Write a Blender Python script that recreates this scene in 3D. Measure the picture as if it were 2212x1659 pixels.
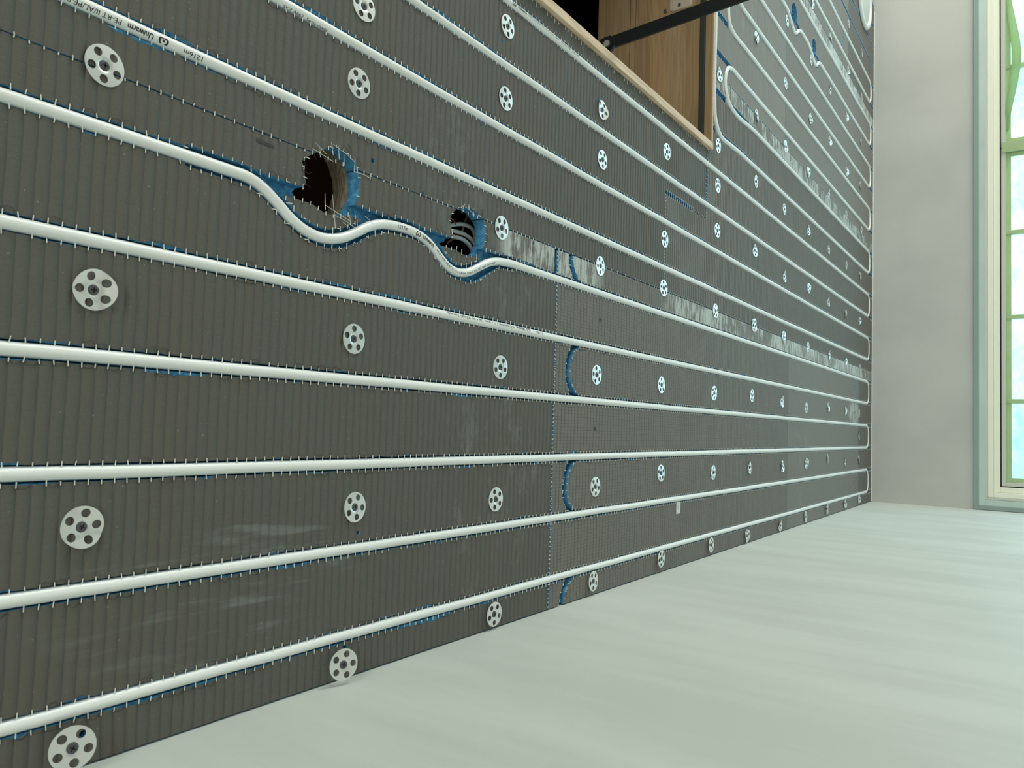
import bpy, bmesh, math, random
from mathutils import Vector, Matrix, noise as mnoise
from mathutils.geometry import delaunay_2d_cdt
import numpy as np

PI = math.pi
rnd = random.Random(7)
for o in list(bpy.data.objects):
    bpy.data.objects.remove(o)
SC = bpy.context.scene
C = SC.collection
H = 2.60                      # ceiling height; plan coordinates below are millimetres:
                              # v = distance from the plastered left wall, u = distance from the window wall (negative)

# ------------------------------------------------------------------ camera
cam_d = bpy.data.cameras.new('camera')
cam = bpy.data.objects.new('camera', cam_d)
C.objects.link(cam)
right = Vector((0.031062102554117624, 0.5651934929938285, -0.8243733749111214))
down = Vector((-0.9981361597571909, 0.06088607524937632, 0.004134298718583101))
fwd = Vector((0.05252953807225677, 0.8227084546290758, 0.5660313121301268))
m3 = Matrix((right, -down, -fwd)).transposed()
cam.matrix_world = Matrix.Translation((0.30185, -3.94868, H - 0.678466)) @ m3.to_4x4()
cam_d.sensor_fit = 'HORIZONTAL'
cam_d.sensor_width = 36.0
cam_d.lens = 1686.257 * 36.0 / 2212.0
cam_d.clip_start = 0.02
SC.camera = cam

# ------------------------------------------------------------------ world, lights, exposure
W = bpy.data.worlds.new('world')
SC.world = W
W.use_nodes = True
cam_d.dof.use_dof = True
cam_d.dof.focus_distance = 1.5
cam_d.dof.aperture_fstop = 22.0
bg = W.node_tree.nodes['Background']
bg.inputs[0].default_value = (0.80, 0.97, 1.0, 1)
bg.inputs[1].default_value = 0.9
vs = SC.view_settings
vs.view_transform = 'Standard'
vs.look = 'None'
vs.gamma = 1.0
vs.use_curve_mapping = False
vs.exposure = 0.0


def area(name, loc, direction, sx, sy, power, col):
    d = bpy.data.lights.new(name, 'AREA')
    d.shape = 'RECTANGLE'
    d.size, d.size_y = sx, sy
    d.energy = power
    d.color = col
    o = bpy.data.objects.new(name, d)
    o.location = loc
    o.rotation_euler = Vector(direction).to_track_quat('-Z', 'Y').to_euler()
    C.objects.link(o)
    return o


# daylight: window in view, assumed unseen back opening, and an added fill at right
area('daylight_window', (1.65, 0.75, 1.45), (0, -1, 0.06), 3.4, 1.9, 140, (1.0, 1.0, 0.97))
area('fill_right', (4.95, -1.15, 1.3), (-1, 0, 0.04), 2.0, 1.5, 118, (0.97, 1.0, 0.95))  # unseen fill lamp, added to brighten the left wall near the window
area('daylight_back', (2.2, -7.2, 1.3), (0, 1, 0.10), 3.6, 1.7, 92, (1.0, 0.99, 0.92))


# ------------------------------------------------------------------ materials
def mat(name, col, rough=0.6, metal=0.0, spec=0.5):
    m = bpy.data.materials.new(name)
    m.use_nodes = True
    b = m.node_tree.nodes['Principled BSDF']
    b.inputs['Base Color'].default_value = (*col, 1)
    b.inputs['Roughness'].default_value = rough
    b.inputs['Metallic'].default_value = metal
    b.inputs['Specular IOR Level'].default_value = spec
    return m


class NT:
    """tiny helper to write node graphs"""
    def __init__(s, m):
        s.t = m.node_tree
        s.b = s.t.nodes.get('Principled BSDF')

    def n(s, kind, **kw):
        x = s.t.nodes.new(kind)
        for k, v in kw.items():
            setattr(x, k, v)
        return x

    def link(s, a, b):
        s.t.links.new(a, b)

    def math(s, op, a, b=None, c=None, clamp=False):
        x = s.n('ShaderNodeMath', operation=op, use_clamp=clamp)
        for i, q in enumerate((a, b, c)):
            if q is None:
                continue
            if isinstance(q, (int, float)):
                x.inputs[i].default_value = q
            else:
                s.link(q, x.inputs[i])
        return x.outputs[0]

    def smooth(s, v, lo, hi):
        x = s.n('ShaderNodeMapRange', interpolation_type='SMOOTHSTEP')
        s.link(v, x.inputs[0])
        x.inputs[1].default_value = lo
        x.inputs[2].default_value = hi
        return x.outputs[0]

    def noise(s, vec, scale, detail=3, rough=0.5):
        x = s.n('ShaderNodeTexNoise')
        s.link(vec, x.inputs['Vector'])
        x.inputs['Scale'].default_value = scale
        x.inputs['Detail'].default_value = detail
        x.inputs['Roughness'].default_value = rough
        return x.outputs[0]

    def mapped(s, vec, scale, loc=(0, 0, 0)):
        x = s.n('ShaderNodeMapping')
        s.link(vec, x.inputs[0])
        x.inputs['Scale'].default_value = scale
        x.inputs['Location'].default_value = loc
        return x.outputs[0]

    def mix(s, f, a, b, mode='MIX'):
        x = s.n('ShaderNodeMix', data_type='RGBA', blend_type=mode)
        if isinstance(f, (int, float)):
            x.inputs[0].default_value = f
        else:
            s.link(f, x.inputs[0])
        for i, q in ((6, a), (7, b)):
            if isinstance(q, tuple):
                x.inputs[i].default_value = (*q, 1)
            else:
                s.link(q, x.inputs[i])
        return x.outputs[2]

    def bump(s, h, strength, dist, normal=None):
        x = s.n('ShaderNodeBump')
        x.inputs['Strength'].default_value = strength
        x.inputs['Distance'].default_value = dist
        s.link(h, x.inputs['Height'])
        if normal is not None:
            s.link(normal, x.inputs['Normal'])
        return x.outputs[0]

    def pos(s):
        g = s.n('ShaderNodeNewGeometry')
        return g.outputs['Position']


PITCH = 0.0113762
PHASE = -3.678253


def skin_material(name, tint, rib, grid, smear=1.0, line=0.0):
    """fibre cement skin over glass mesh: ribs across the board, a mesh grid pressed in, pale plaster smears"""
    m = mat(name, (0.11, 0.11, 0.1), 0.66, 0, 0.30)
    k = NT(m)
    P = k.pos()
    sep = k.n('ShaderNodeSeparateXYZ')
    k.link(P, sep.inputs[0])
    x, y = sep.outputs[0], sep.outputs[1]
    wob = k.noise(P, 9, 2)
    wy = k.math('ADD', y, k.math('MULTIPLY', k.math('SUBTRACT', wob, 0.5), 0.004))
    t = k.math('FRACT', k.math('DIVIDE', k.math('SUBTRACT', wy, PHASE - 5 * PITCH), PITCH))
    tt = k.math('SUBTRACT', k.math('MULTIPLY', t, 2.0), 1.0)
    arch = k.math('SUBTRACT', 1.0, k.math('POWER', k.math('ABSOLUTE', tt), 2.4))
    saw = k.math('MULTIPLY', t, -0.5)
    h1 = k.math('MULTIPLY', k.math('ADD', arch, saw), rib)
    # mesh grid
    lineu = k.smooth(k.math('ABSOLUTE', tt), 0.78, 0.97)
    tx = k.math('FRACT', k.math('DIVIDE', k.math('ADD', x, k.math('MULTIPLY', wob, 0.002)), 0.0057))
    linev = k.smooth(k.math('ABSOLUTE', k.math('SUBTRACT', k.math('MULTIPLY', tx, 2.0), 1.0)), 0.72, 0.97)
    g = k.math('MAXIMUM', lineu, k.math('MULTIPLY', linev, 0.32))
    dash = k.noise(k.mapped(P, (160, 40, 1)), 1.0, 1)
    g = k.math('MULTIPLY', g, k.math('ADD', 0.35, dash))
    fine = k.noise(P, 420, 3, 0.6)
    med = k.noise(P, 55, 3, 0.5)
    h = k.math('ADD', h1, k.math('MULTIPLY', g, -grid))
    h = k.math('ADD', h, k.math('ADD', k.math('MULTIPLY', fine, 0.10), k.math('MULTIPLY', med, 0.22)))
    k.link(k.bump(h, 1.0, 0.0021), k.b.inputs['Normal'])
    # colour
    base = k.mix(fine, tuple(c * 0.86 for c in tint), tuple(c * 1.13 for c in tint))
    warm = k.smooth(k.noise(k.mapped(P, (3, 26, 1)), 1.0, 2), 0.40, 0.66)
    base = k.mix(k.math('MULTIPLY', warm, 0.5), base, (tint[0] * 1.08, tint[1] * 0.98, tint[2] * 0.88))
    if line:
        base = k.mix(k.math('MULTIPLY', g, line), base, tuple(c * 0.35 for c in tint))  # mesh lines darker; on ribbed skins also crease shade put into the colour
    # specks of dust
    spk = k.smooth(k.noise(P, 260, 1), 0.74, 0.80)
    base = k.mix(k.math('MULTIPLY', spk, 0.35), base, (0.5, 0.52, 0.47))
    # plaster wiped along the long joints
    fv = k.math('FRACT', k.math('DIVIDE', x, 0.6))
    band = k.math('MULTIPLY', k.smooth(fv, 0.922, 0.935), k.math('LESS_THAN', fv, 0.9985))
    cut = k.smooth(y, -3.02, -2.98)
    gap = k.math('SUBTRACT', 1.0, k.math('MULTIPLY', k.smooth(y, -2.72, -2.66), k.math('SUBTRACT', 1.0, k.smooth(y, -2.44, -2.30))))
    st = k.noise(k.mapped(P, (26, 95, 1)), 1.0, 4, 0.62)
    big = k.noise(k.mapped(P, (9, 11, 1)), 1.0, 2)
    pm = k.smooth(k.math('ADD', st, k.math('MULTIPLY', big, 0.7)), 0.76, 0.96)
    pm = k.math('MULTIPLY', k.math('ADD', k.math('MULTIPLY', pm, 0.86), 0.14), k.math('MULTIPLY', band, k.math('MULTIPLY', cut, gap)))
    base = k.mix(k.math('MULTIPLY', pm, 0.88 * smear, None, True), base, (0.62, 0.67, 0.64))
    # fingerprints and faint rubs
    scr = k.noise(k.mapped(P, (18, 34, 1), (3, 1, 0)), 1.0, 5, 0.75)
    zone = k.smooth(k.noise(k.mapped(P, (3.2, 2.4, 1), (0.4, 7.3, 0)), 1.0, 1), 0.58, 0.70)
    rub = k.math('MULTIPLY', k.smooth(scr, 0.50, 0.70), zone)
    base = k.mix(k.math('MULTIPLY', rub, 0.20), base, (0.42, 0.46, 0.44))
    # plaster splash near the window end of the first row
    dx = k.math('DIVIDE', k.math('SUBTRACT', x, 0.40), 0.055)
    dy = k.math('DIVIDE', k.math('SUBTRACT', y, -0.40), 0.13)
    rr = k.math('ADD', k.math('MULTIPLY', dx, dx), k.math('MULTIPLY', dy, dy))
    spl = k.math('MULTIPLY', k.math('SUBTRACT', 1.0, k.smooth(rr, 0.4, 1.0)), k.smooth(st, 0.38, 0.55))
    base = k.mix(k.math('MULTIPLY', spl, 0.7), base, (0.56, 0.60, 0.57))
    # slanting chalky rubs near the plastered wall
    rm = k.n('ShaderNodeMapping')
    k.link(P, rm.inputs[0])
    rm.inputs['Rotation'].default_value = (0, 0, 0.5)
    rm.inputs['Scale'].default_value = (60, 7, 1)
    rs = k.smooth(k.noise(rm.outputs[0], 1.0, 3), 0.58, 0.72)
    ex = k.math('DIVIDE', k.math('SUBTRACT', x, 0.135), 0.10)
    ey = k.math('DIVIDE', k.math('SUBTRACT', y, -3.45), 0.19)
    er = k.math('ADD', k.math('MULTIPLY', ex, ex), k.math('MULTIPLY', ey, ey))
    rz = k.math('MULTIPLY', rs, k.math('SUBTRACT', 1.0, k.smooth(er, 0.3, 1.1)))
    base = k.mix(k.math('MULTIPLY', rz, 0.22), base, (0.40, 0.45, 0.44))
    k.link(base, k.b.inputs['Base Color'])
    return m


M = {}
T0 = (0.122, 0.119, 0.104)
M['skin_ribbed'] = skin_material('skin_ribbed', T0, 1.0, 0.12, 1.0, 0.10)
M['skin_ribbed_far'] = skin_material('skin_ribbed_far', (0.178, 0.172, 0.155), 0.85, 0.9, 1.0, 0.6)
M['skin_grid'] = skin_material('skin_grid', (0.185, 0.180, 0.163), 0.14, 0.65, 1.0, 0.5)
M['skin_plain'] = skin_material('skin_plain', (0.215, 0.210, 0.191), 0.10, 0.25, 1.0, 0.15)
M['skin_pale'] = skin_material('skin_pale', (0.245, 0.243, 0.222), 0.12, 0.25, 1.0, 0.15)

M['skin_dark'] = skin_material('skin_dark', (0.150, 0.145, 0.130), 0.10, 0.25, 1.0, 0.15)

m = mat('blue_foam', (0.03, 0.16, 0.34), 0.8, 0, 0.2)
k = NT(m)
P = k.pos()
nz = k.noise(P, 130, 4, 0.7)
col = k.mix(k.smooth(nz, 0.3, 0.75), (0.040, 0.190, 0.380), (0.130, 0.420, 0.640))
k.link(col, k.b.inputs['Base Color'])
k.link(k.bump(k.noise(P, 700, 3, 0.7), 0.9, 0.0012), k.b.inputs['Normal'])
M['foam'] = m

m = mat('white_pipe', (0.88, 0.90, 0.87), 0.34, 0, 0.5)
k = NT(m)
P = k.pos()
s1 = k.smooth(k.noise(k.mapped(P, (900, 260, 900)), 1.0, 2), 0.735, 0.80)
s2 = k.smooth(k.noise(P, 34, 2), 0.42, 0.60)
dirt = k.math('MULTIPLY', s1, s2)
k.link(k.mix(k.math('MULTIPLY', dirt, 0.6), (0.88, 0.90, 0.87), (0.16, 0.16, 0.16)), k.b.inputs['Base Color'])
M['pipe'] = m
M['ink'] = mat('black_ink', (0.02, 0.018, 0.02), 0.6)
M['thread'] = mat('glass_thread', (0.72, 0.74, 0.66), 0.6)
M['fray'] = mat('dark_fray', (0.035, 0.03, 0.03), 0.7)

m = mat('galvanised_steel', (0.90, 0.91, 0.89), 0.34, 0.9)
k = NT(m)
P = k.pos()
nz = k.noise(P, 380, 3)
rr = k.math('ADD', 0.22, k.math('MULTIPLY', nz, 0.22))
k.link(rr, k.b.inputs['Roughness'])
M['steel'] = m
M['screw'] = mat('black_phosphate', (0.085, 0.088, 0.095), 0.5, 0.2)
M['recess_shade'] = mat('screw_recess_shade', (0.004, 0.004, 0.004), 0.8)


def wall_material(name, col, streak=0.5, rot=0.0):
    m = mat(name, col, 0.55, 0, 0.25)
    k = NT(m)
    P = k.pos()
    mp = k.n('ShaderNodeMapping')
    k.link(P, mp.inputs[0])
    mp.inputs['Rotation'].default_value = (rot, 0, 0)
    mp.inputs['Scale'].default_value = (2, 9, 1.6)
    st = k.noise(mp.outputs[0], 1.0, 5, 0.6)
    big = k.noise(P, 2.4, 2)
    f = k.math('ADD', k.math('MULTIPLY', st, 0.6), k.math('MULTIPLY', big, 0.4))
    c = k.mix(k.smooth(f, 0.38, 0.62), tuple(q * 0.935 for q in col), tuple(q * 1.05 for q in col))
    # fine scratches
    mp2 = k.n('ShaderNodeMapping')
    k.link(P, mp2.inputs[0])
    mp2.inputs['Rotation'].default_value = (rot + 0.12, 0, 0)
    mp2.inputs['Scale'].default_value = (8, 150, 7)
    fs = k.smooth(k.noise(mp2.outputs[0], 1.0, 3), 0.66, 0.76)
    c = k.mix(k.math('MULTIPLY', fs, 0.14 * streak), c, (0.85, 0.87, 0.82))
    k.link(c, k.b.inputs['Base Color'])
    hh = k.math('ADD', st, k.math('MULTIPLY', fs, 0.25))
    hh = k.math('ADD', hh, k.math('MULTIPLY', k.noise(P, 240, 2), 0.03))
    k.link(k.bump(hh, 0.28 * streak, 0.004), k.b.inputs['Normal'])
    return m


M['wall_left'] = wall_material('plaster_left', (0.575, 0.610, 0.560), 1.0, 0.5)
M['wall_far'] = wall_material('plaster_window_wall', (0.54, 0.54, 0.505), 0.35)
M['wall_other'] = mat('plaster_other', (0.55, 0.57, 0.53), 0.8)
M['floor'] = mat('floor_screed', (0.46, 0.47, 0.44), 0.7)


def wood(name, c1, c2, scale, rough=0.5, axis=0, bands=False):
    m = mat(name, c1, rough, 0, 0.3)
    k = NT(m)
    P = k.pos()
    sc = [1.0, 1.0, 1.0]
    sc[axis] = 0.07
    mp = k.mapped(P, tuple(scale * q for q in sc))
    warp = k.noise(mp, 0.45, 3, 0.5)
    w = k.n('ShaderNodeTexNoise')
    k.link(mp, w.inputs['Vector'])
    w.inputs['Scale'].default_value = 2.2
    w.inputs['Detail'].default_value = 3
    ring = k.math('FRACT', k.math('MULTIPLY', warp, 14.0))
    ring = k.math('ABSOLUTE', k.math('SUBTRACT', k.math('MULTIPLY', ring, 2.0), 1.0))
    f = k.math('ADD', k.math('MULTIPLY', ring, 0.55), k.math('MULTIPLY', w.outputs[0], 0.55))
    c = k.mix(k.smooth(f, 0.2, 0.95), c1, c2)
    if bands:
        sep = k.n('ShaderNodeSeparateXYZ')
        k.link(P, sep.inputs[0])
        z = sep.outputs[2]
        for lo, hi, q in bands:
            inside = k.math('MULTIPLY', k.math('GREATER_THAN', z, H + lo), k.math('LESS_THAN', z, H + hi))
            c = k.mix(inside, c, k.mix(1.0, c, q, 'MULTIPLY'))
    k.link(c, k.b.inputs['Base Color'])
    k.link(k.bump(f, 0.12, 0.001), k.b.inputs['Normal'])
    return m


M['pine'] = wood('pine_panel', (0.37, 0.265, 0.15), (0.29, 0.20, 0.11), 34, 0.45, 0,
                 [(0.222, 0.2235, (0.35, 0.3, 0.25)), (0.206, 0.2075, (0.35, 0.3, 0.25)), (0.163, 0.206, (0.92, 0.86, 0.84)),
                  (0.118, 0.163, (1.05, 1.0, 0.9)), (0.0, 0.066, (0.86, 0.86, 0.80))])
M['pine_pale'] = wood('pine_edge', (0.82, 0.64, 0.46), (0.68, 0.49, 0.33), 40, 0.5, 1)
M['ply'] = wood('plywood_edge', (0.40, 0.33, 0.22), (0.22, 0.165, 0.10), 60, 0.8, 0)
M['attic'] = mat('attic_dark_timber', (0.10, 0.045, 0.03), 0.9)
M['black_steel'] = mat('black_painted_steel', (0.008, 0.011, 0.012), 0.38, 0.0, 0.3)
M['seal'] = mat('black_rubber', (0.022, 0.026, 0.024), 0.6)
M['bolt'] = mat('zinc_bolt', (0.62, 0.64, 0.62), 0.35, 0.8)
M['plastic'] = mat('milky_plastic', (0.62, 0.55, 0.45), 0.4)
M['plastic'].node_tree.nodes['Principled BSDF'].inputs['Transmission Weight'].default_value = 0.25
M['cable'] = mat('grey_cable', (0.62, 0.65, 0.63), 0.45)
M['cable_pink'] = mat('pale_cable', (0.46, 0.34, 0.30), 0.6)
M['red'] = mat('red_wire', (0.45, 0.02, 0.05), 0.4)
M['brown'] = mat('brown_paper', (0.42, 0.24, 0.10), 0.8)
M['vent'] = mat('vent_white', (0.76, 0.78, 0.74), 0.4)
M['vent_in'] = mat('vent_inner', (0.62, 0.66, 0.60), 0.5)
M['trim_green'] = wall_material('grey_green_reveal', (0.52, 0.63, 0.58), 0.3)
M['trim_dark'] = mat('grey_green_edge', (0.27, 0.35, 0.32), 0.6)
M['cream'] = mat('cream_paint', (0.86, 0.86, 0.72), 0.42)
M['sash'] = mat('sash_grey_cream', (0.56, 0.57, 0.50), 0.4)
M['gap'] = mat('black_gasket', (0.01, 0.01, 0.01), 0.7)
M['caulk'] = mat('white_filler', (0.72, 0.74, 0.70), 0.6)
M['paper'] = mat('white_sticker', (0.78, 0.82, 0.79), 0.5)
M['greyink'] = mat('grey_ink', (0.12, 0.14, 0.14), 0.6)
M['marker'] = mat('dark_marker', (0.05, 0.05, 0.05), 0.7)

m = mat('green_tape', (0.30, 0.52, 0.16), 0.55)
k = NT(m)
P = k.pos()
k.link(k.mix(k.noise(P, 22, 3), (0.46, 0.60, 0.30), (0.62, 0.76, 0.46)), k.b.inputs['Base Color'])
k.b.inputs['Transmission Weight'].default_value = 0.0
tr = k.n('ShaderNodeBsdfTranslucent')
tr.inputs[0].default_value = (0.42, 0.62, 0.28, 1)
ms = k.n('ShaderNodeMixShader')
ms.inputs[0].default_value = 0.30
k.link(k.b.outputs[0], ms.inputs[1])
k.link(tr.outputs[0], ms.inputs[2])
k.link(ms.outputs[0], k.t.nodes['Material Output'].inputs[0])
M['tape'] = m

m = mat('protective_film', (0.6, 0.9, 0.95), 0.3)
k = NT(m)
P = k.pos()
n1 = k.noise(k.mapped(P, (9, 1, 13)), 1.0, 5, 0.65)
n2 = k.noise(P, 2.6, 2)
f = k.math('ADD', k.math('MULTIPLY', n1, 0.7), k.math('MULTIPLY', n2, 0.5))
tc = k.mix(k.smooth(f, 0.42, 0.78), (0.15, 0.34, 0.50), (0.34, 0.50, 0.52))
tr = k.n('ShaderNodeBsdfTranslucent')
k.link(tc, tr.inputs[0])
tp = k.n('ShaderNodeBsdfTransparent')
tp.inputs[0].default_value = (0.13, 0.18, 0.18, 1)
ms = k.n('ShaderNodeMixShader')
ms.inputs[0].default_value = 0.35
k.link(tr.outputs[0], ms.inputs[1])
k.link(tp.outputs[0], ms.inputs[2])
k.link(k.bump(n1, 0.5, 0.01), tr.inputs['Normal'])
k.link(ms.outputs[0], k.t.nodes['Material Output'].inputs[0])
M['film'] = m


# ------------------------------------------------------------------ builders
def wp(v, u, z=0.0):
    return Vector((v / 1000.0, u / 1000.0, H + z / 1000.0))


def obj(name, bm, mats, parent=None, smooth=False, origin=None):
    me = bpy.data.meshes.new(name)
    if origin is not None:
        bmesh.ops.translate(bm, vec=-Vector(origin), verts=bm.verts)
    bm.to_mesh(me)
    bm.free()
    for q in (mats if isinstance(mats, (list, tuple)) else [mats]):
        me.materials.append(q)
    if smooth:
        me.polygons.foreach_set('use_smooth', [True] * len(me.polygons))
    o = bpy.data.objects.new(name, me)
    if origin is not None:
        o.location = origin
    C.objects.link(o)
    if parent is not None:
        o.parent = parent
        if origin is not None:
            o.matrix_parent_inverse = Matrix.Identity(4)
    return o


def tag(o, label, cat, group=None, kind=None):
    o['label'] = label
    o['category'] = cat
    if group:
        o['group'] = group
    if kind:
        o['kind'] = kind
    return o


def struct(o):
    o['kind'] = 'structure'
    return o


def empty(name, loc):
    o = bpy.data.objects.new(name, None)
    o.location = loc
    o.empty_display_size = 0.05
    C.objects.link(o)
    return o


def box(bm, x0, x1, y0, y1, z0, z1, mi=0, bev=0.0):
    """axis-aligned box in metres"""
    g = bmesh.ops.create_cube(bm, size=1.0)
    vs_ = g['verts']
    for v in vs_:
        v.co = Vector((x0 + (v.co.x + .5) * (x1 - x0), y0 + (v.co.y + .5) * (y1 - y0), z0 + (v.co.z + .5) * (z1 - z0)))
    fs = set(f for v in vs_ for f in v.link_faces)
    for f in fs:
        f.material_index = mi
    if bev > 0:
        es = list(set(e for v in vs_ for e in v.link_edges))
        r = bmesh.ops.bevel(bm, geom=es, offset=bev, segments=2, profile=0.5, affect='EDGES')
        for f in r['faces']:
            f.material_index = mi
    return bm


def mmbox(bm, v0, v1, u0, u1, z0, z1, mi=0, bev=0.0):
    return box(bm, v0 / 1000, v1 / 1000, u0 / 1000, u1 / 1000, H + z0 / 1000, H + z1 / 1000, mi, bev / 1000)


def frames(pts):
    """tangent / side / up frames along a path that runs nearly level"""
    out = []
    n = len(pts)
    for i in range(n):
        a = pts[max(i - 1, 0)]
        b = pts[min(i + 1, n - 1)]
        t = (b - a).normalized()
        up = Vector((0, 0, 1))
        if abs(t.z) > 0.9:
            up = Vector((0, 1, 0))
        s = t.cross(up).normalized()
        w = s.cross(t).normalized()
        out.append((t, s, w))
    return out


def tube(bm, pts, r, seg=16, caps=True, mi=0, rr=None):
    fr = frames(pts)
    rings = []
    for i, (p, (t, s, w)) in enumerate(zip(pts, fr)):
        q = r if rr is None else rr[i]
        rings.append([bm.verts.new(p + (s * math.cos(2 * PI * j / seg) + w * math.sin(2 * PI * j / seg)) * q) for j in range(seg)])
    for a, b in zip(rings, rings[1:]):
        for j in range(seg):
            f = bm.faces.new((a[j], a[(j + 1) % seg], b[(j + 1) % seg], b[j]))
            f.material_index = mi
            f.smooth = True
    if caps:
        for ring, flip in ((rings[0], True), (rings[-1], False)):
            f = bm.faces.new(ring[::-1] if not flip else ring)
            f.material_index = mi
    return bm


def catmull(pts, step=4.0):
    """smooth open curve through 2D/3D tuples, resampled about every step"""
    P_ = [Vector(p) for p in pts]
    P_ = [P_[0] * 2 - P_[1]] + P_ + [P_[-1] * 2 - P_[-2]]
    out = []
    for i in range(1, len(P_) - 2):
        p0, p1, p2, p3 = P_[i - 1:i + 3]
        d = (p2 - p1).length
        n = max(1, int(d / step))
        for j in range(n):
            t = j / n
            # centripetal-ish: use cardinal with limited tangents
            m1 = (p2 - p0) * 0.5
            m2 = (p3 - p1) * 0.5
            l1 = m1.length
            l2 = m2.length
            if l1 > d:
                m1 *= d / l1
            if l2 > d:
                m2 *= d / l2
            h00 = 2 * t ** 3 - 3 * t ** 2 + 1
            h10 = t ** 3 - 2 * t ** 2 + t
            h01 = -2 * t ** 3 + 3 * t ** 2
            h11 = t ** 3 - t ** 2
            out.append(p1 * h00 + m1 * h10 + p2 * h01 + m2 * h11)
    out.append(P_[-2])
    return out


def arc_pts(cv, cu, r, a0, a1, n=18):
    return [(cv + r * math.cos(math.radians(a0 + (a1 - a0) * i / n)), cu + r * math.sin(math.radians(a0 + (a1 - a0) * i / n))) for i in range(n + 1)]


def hnoise(*a):
    return mnoise.noise(Vector((a[0] * 0.731 + 11.3, (a[1] if len(a) > 1 else 0) * 0.917 + 4.1, (a[2] if len(a) > 2 else 0) + 0.5)))


# ------------------------------------------------------------------ room shell
RX, RY = 4.6, -6.6


def build_box_wall(name, x0, x1, y0, y1, z0, z1, m):
    bm = bmesh.new()
    box(bm, x0, x1, y0, y1, z0, z1)
    return struct(obj(name, bm, m))


build_box_wall('floor', -0.2, RX + .2, RY - .2, 0.25, -0.1, 0.0, M['floor'])
build_box_wall('wall_left', -0.16, 0.0, RY - 0.16, 0.16, 0.0, H + 0.02, M['wall_left'])


def wall_with_opening(name, axis, pos, thick, a0, a1, holes, m):
    """wall slab on x=pos (axis 0) or y=pos (axis 1) spanning a0..a1, with rectangular openings (lo, hi, z0, z1)"""
    bm = bmesh.new()
    cuts = sorted(set([a0, a1] + [h[0] for h in holes] + [h[1] for h in holes]))
    for lo, hi in zip(cuts, cuts[1:]):
        mid = (lo + hi) / 2
        zs = [(0.0, H + 0.02)]
        for h in holes:
            if h[0] < mid < h[1]:
                zs = [(0.0, h[2]), (h[3], H + 0.02)]
        for z0, z1 in zs:
            if axis == 0:
                box(bm, pos, pos + thick, lo, hi, z0, z1)
            else:
                box(bm, lo, hi, pos, pos + thick, z0, z1)
    bmesh.ops.remove_doubles(bm, verts=bm.verts, dist=1e-5)
    return struct(obj(name, bm, m))


WZ0, WZ1 = 0.80, H - 0.452       # window opening
WX0, WX1 = 0.045, 3.16
wall_with_opening('wall_far', 1, 0.0, 0.20, 0.0, RX, [(WX0, WX1, WZ0, WZ1)], M['wall_far'])
wall_with_opening('wall_right', 0, RX, 0.16, RY, 0.16, [(-2.2, -0.12, 0.5, 2.1)], M['wall_other'])  # unseen opening, added to let the right fill lamp in
wall_with_opening('wall_back', 1, RY - 0.16, 0.16, 0.0, RX, [(0.4, 4.0, 0.45, 2.15)], M['wall_other'])

# structural ceiling of plywood above the boards, with the two spotlight holes and the loft opening
HV0, HV1, HU0, HU1 = 986.0, 1650.0, -3345.0, -2138.0        # loft hatch outer size


def circle(cv, cu, r, n=40, jit=0.0, seed=0, sv=1.0, su=1.0):
    out = []
    for i in range(n):
        a = 2 * PI * i / n
        q = r * (1 + jit * hnoise(i * 1.7, seed * 3.1))
        out.append((cv + q * sv * math.cos(a), cu + q * su * math.sin(a)))
    return out


def pip(poly, pts):
    """vectorised nonzero-ish (even-odd) point in polygon"""
    x = pts[:, 0]
    y = pts[:, 1]
    inside = np.zeros(len(pts), bool)
    P_ = np.asarray(poly)
    lo = P_.min(0)
    hi = P_.max(0)
    sel = (x >= lo[0]) & (x <= hi[0]) & (y >= lo[1]) & (y <= hi[1])
    if not sel.any():
        return inside
    xs, ys = x[sel], y[sel]
    ins = np.zeros(len(xs), bool)
    Q = np.roll(P_, -1, 0)
    for (x1, y1), (x2, y2) in zip(P_, Q):
        c = (y1 > ys) != (y2 > ys)
        if not c.any():
            continue
        xi = (x2 - x1) * (ys - y1) / ((y2 - y1) if y2 != y1 else 1e-9) + x1
        ins ^= c & (xs < xi)
    inside[sel] = ins
    return inside


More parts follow.
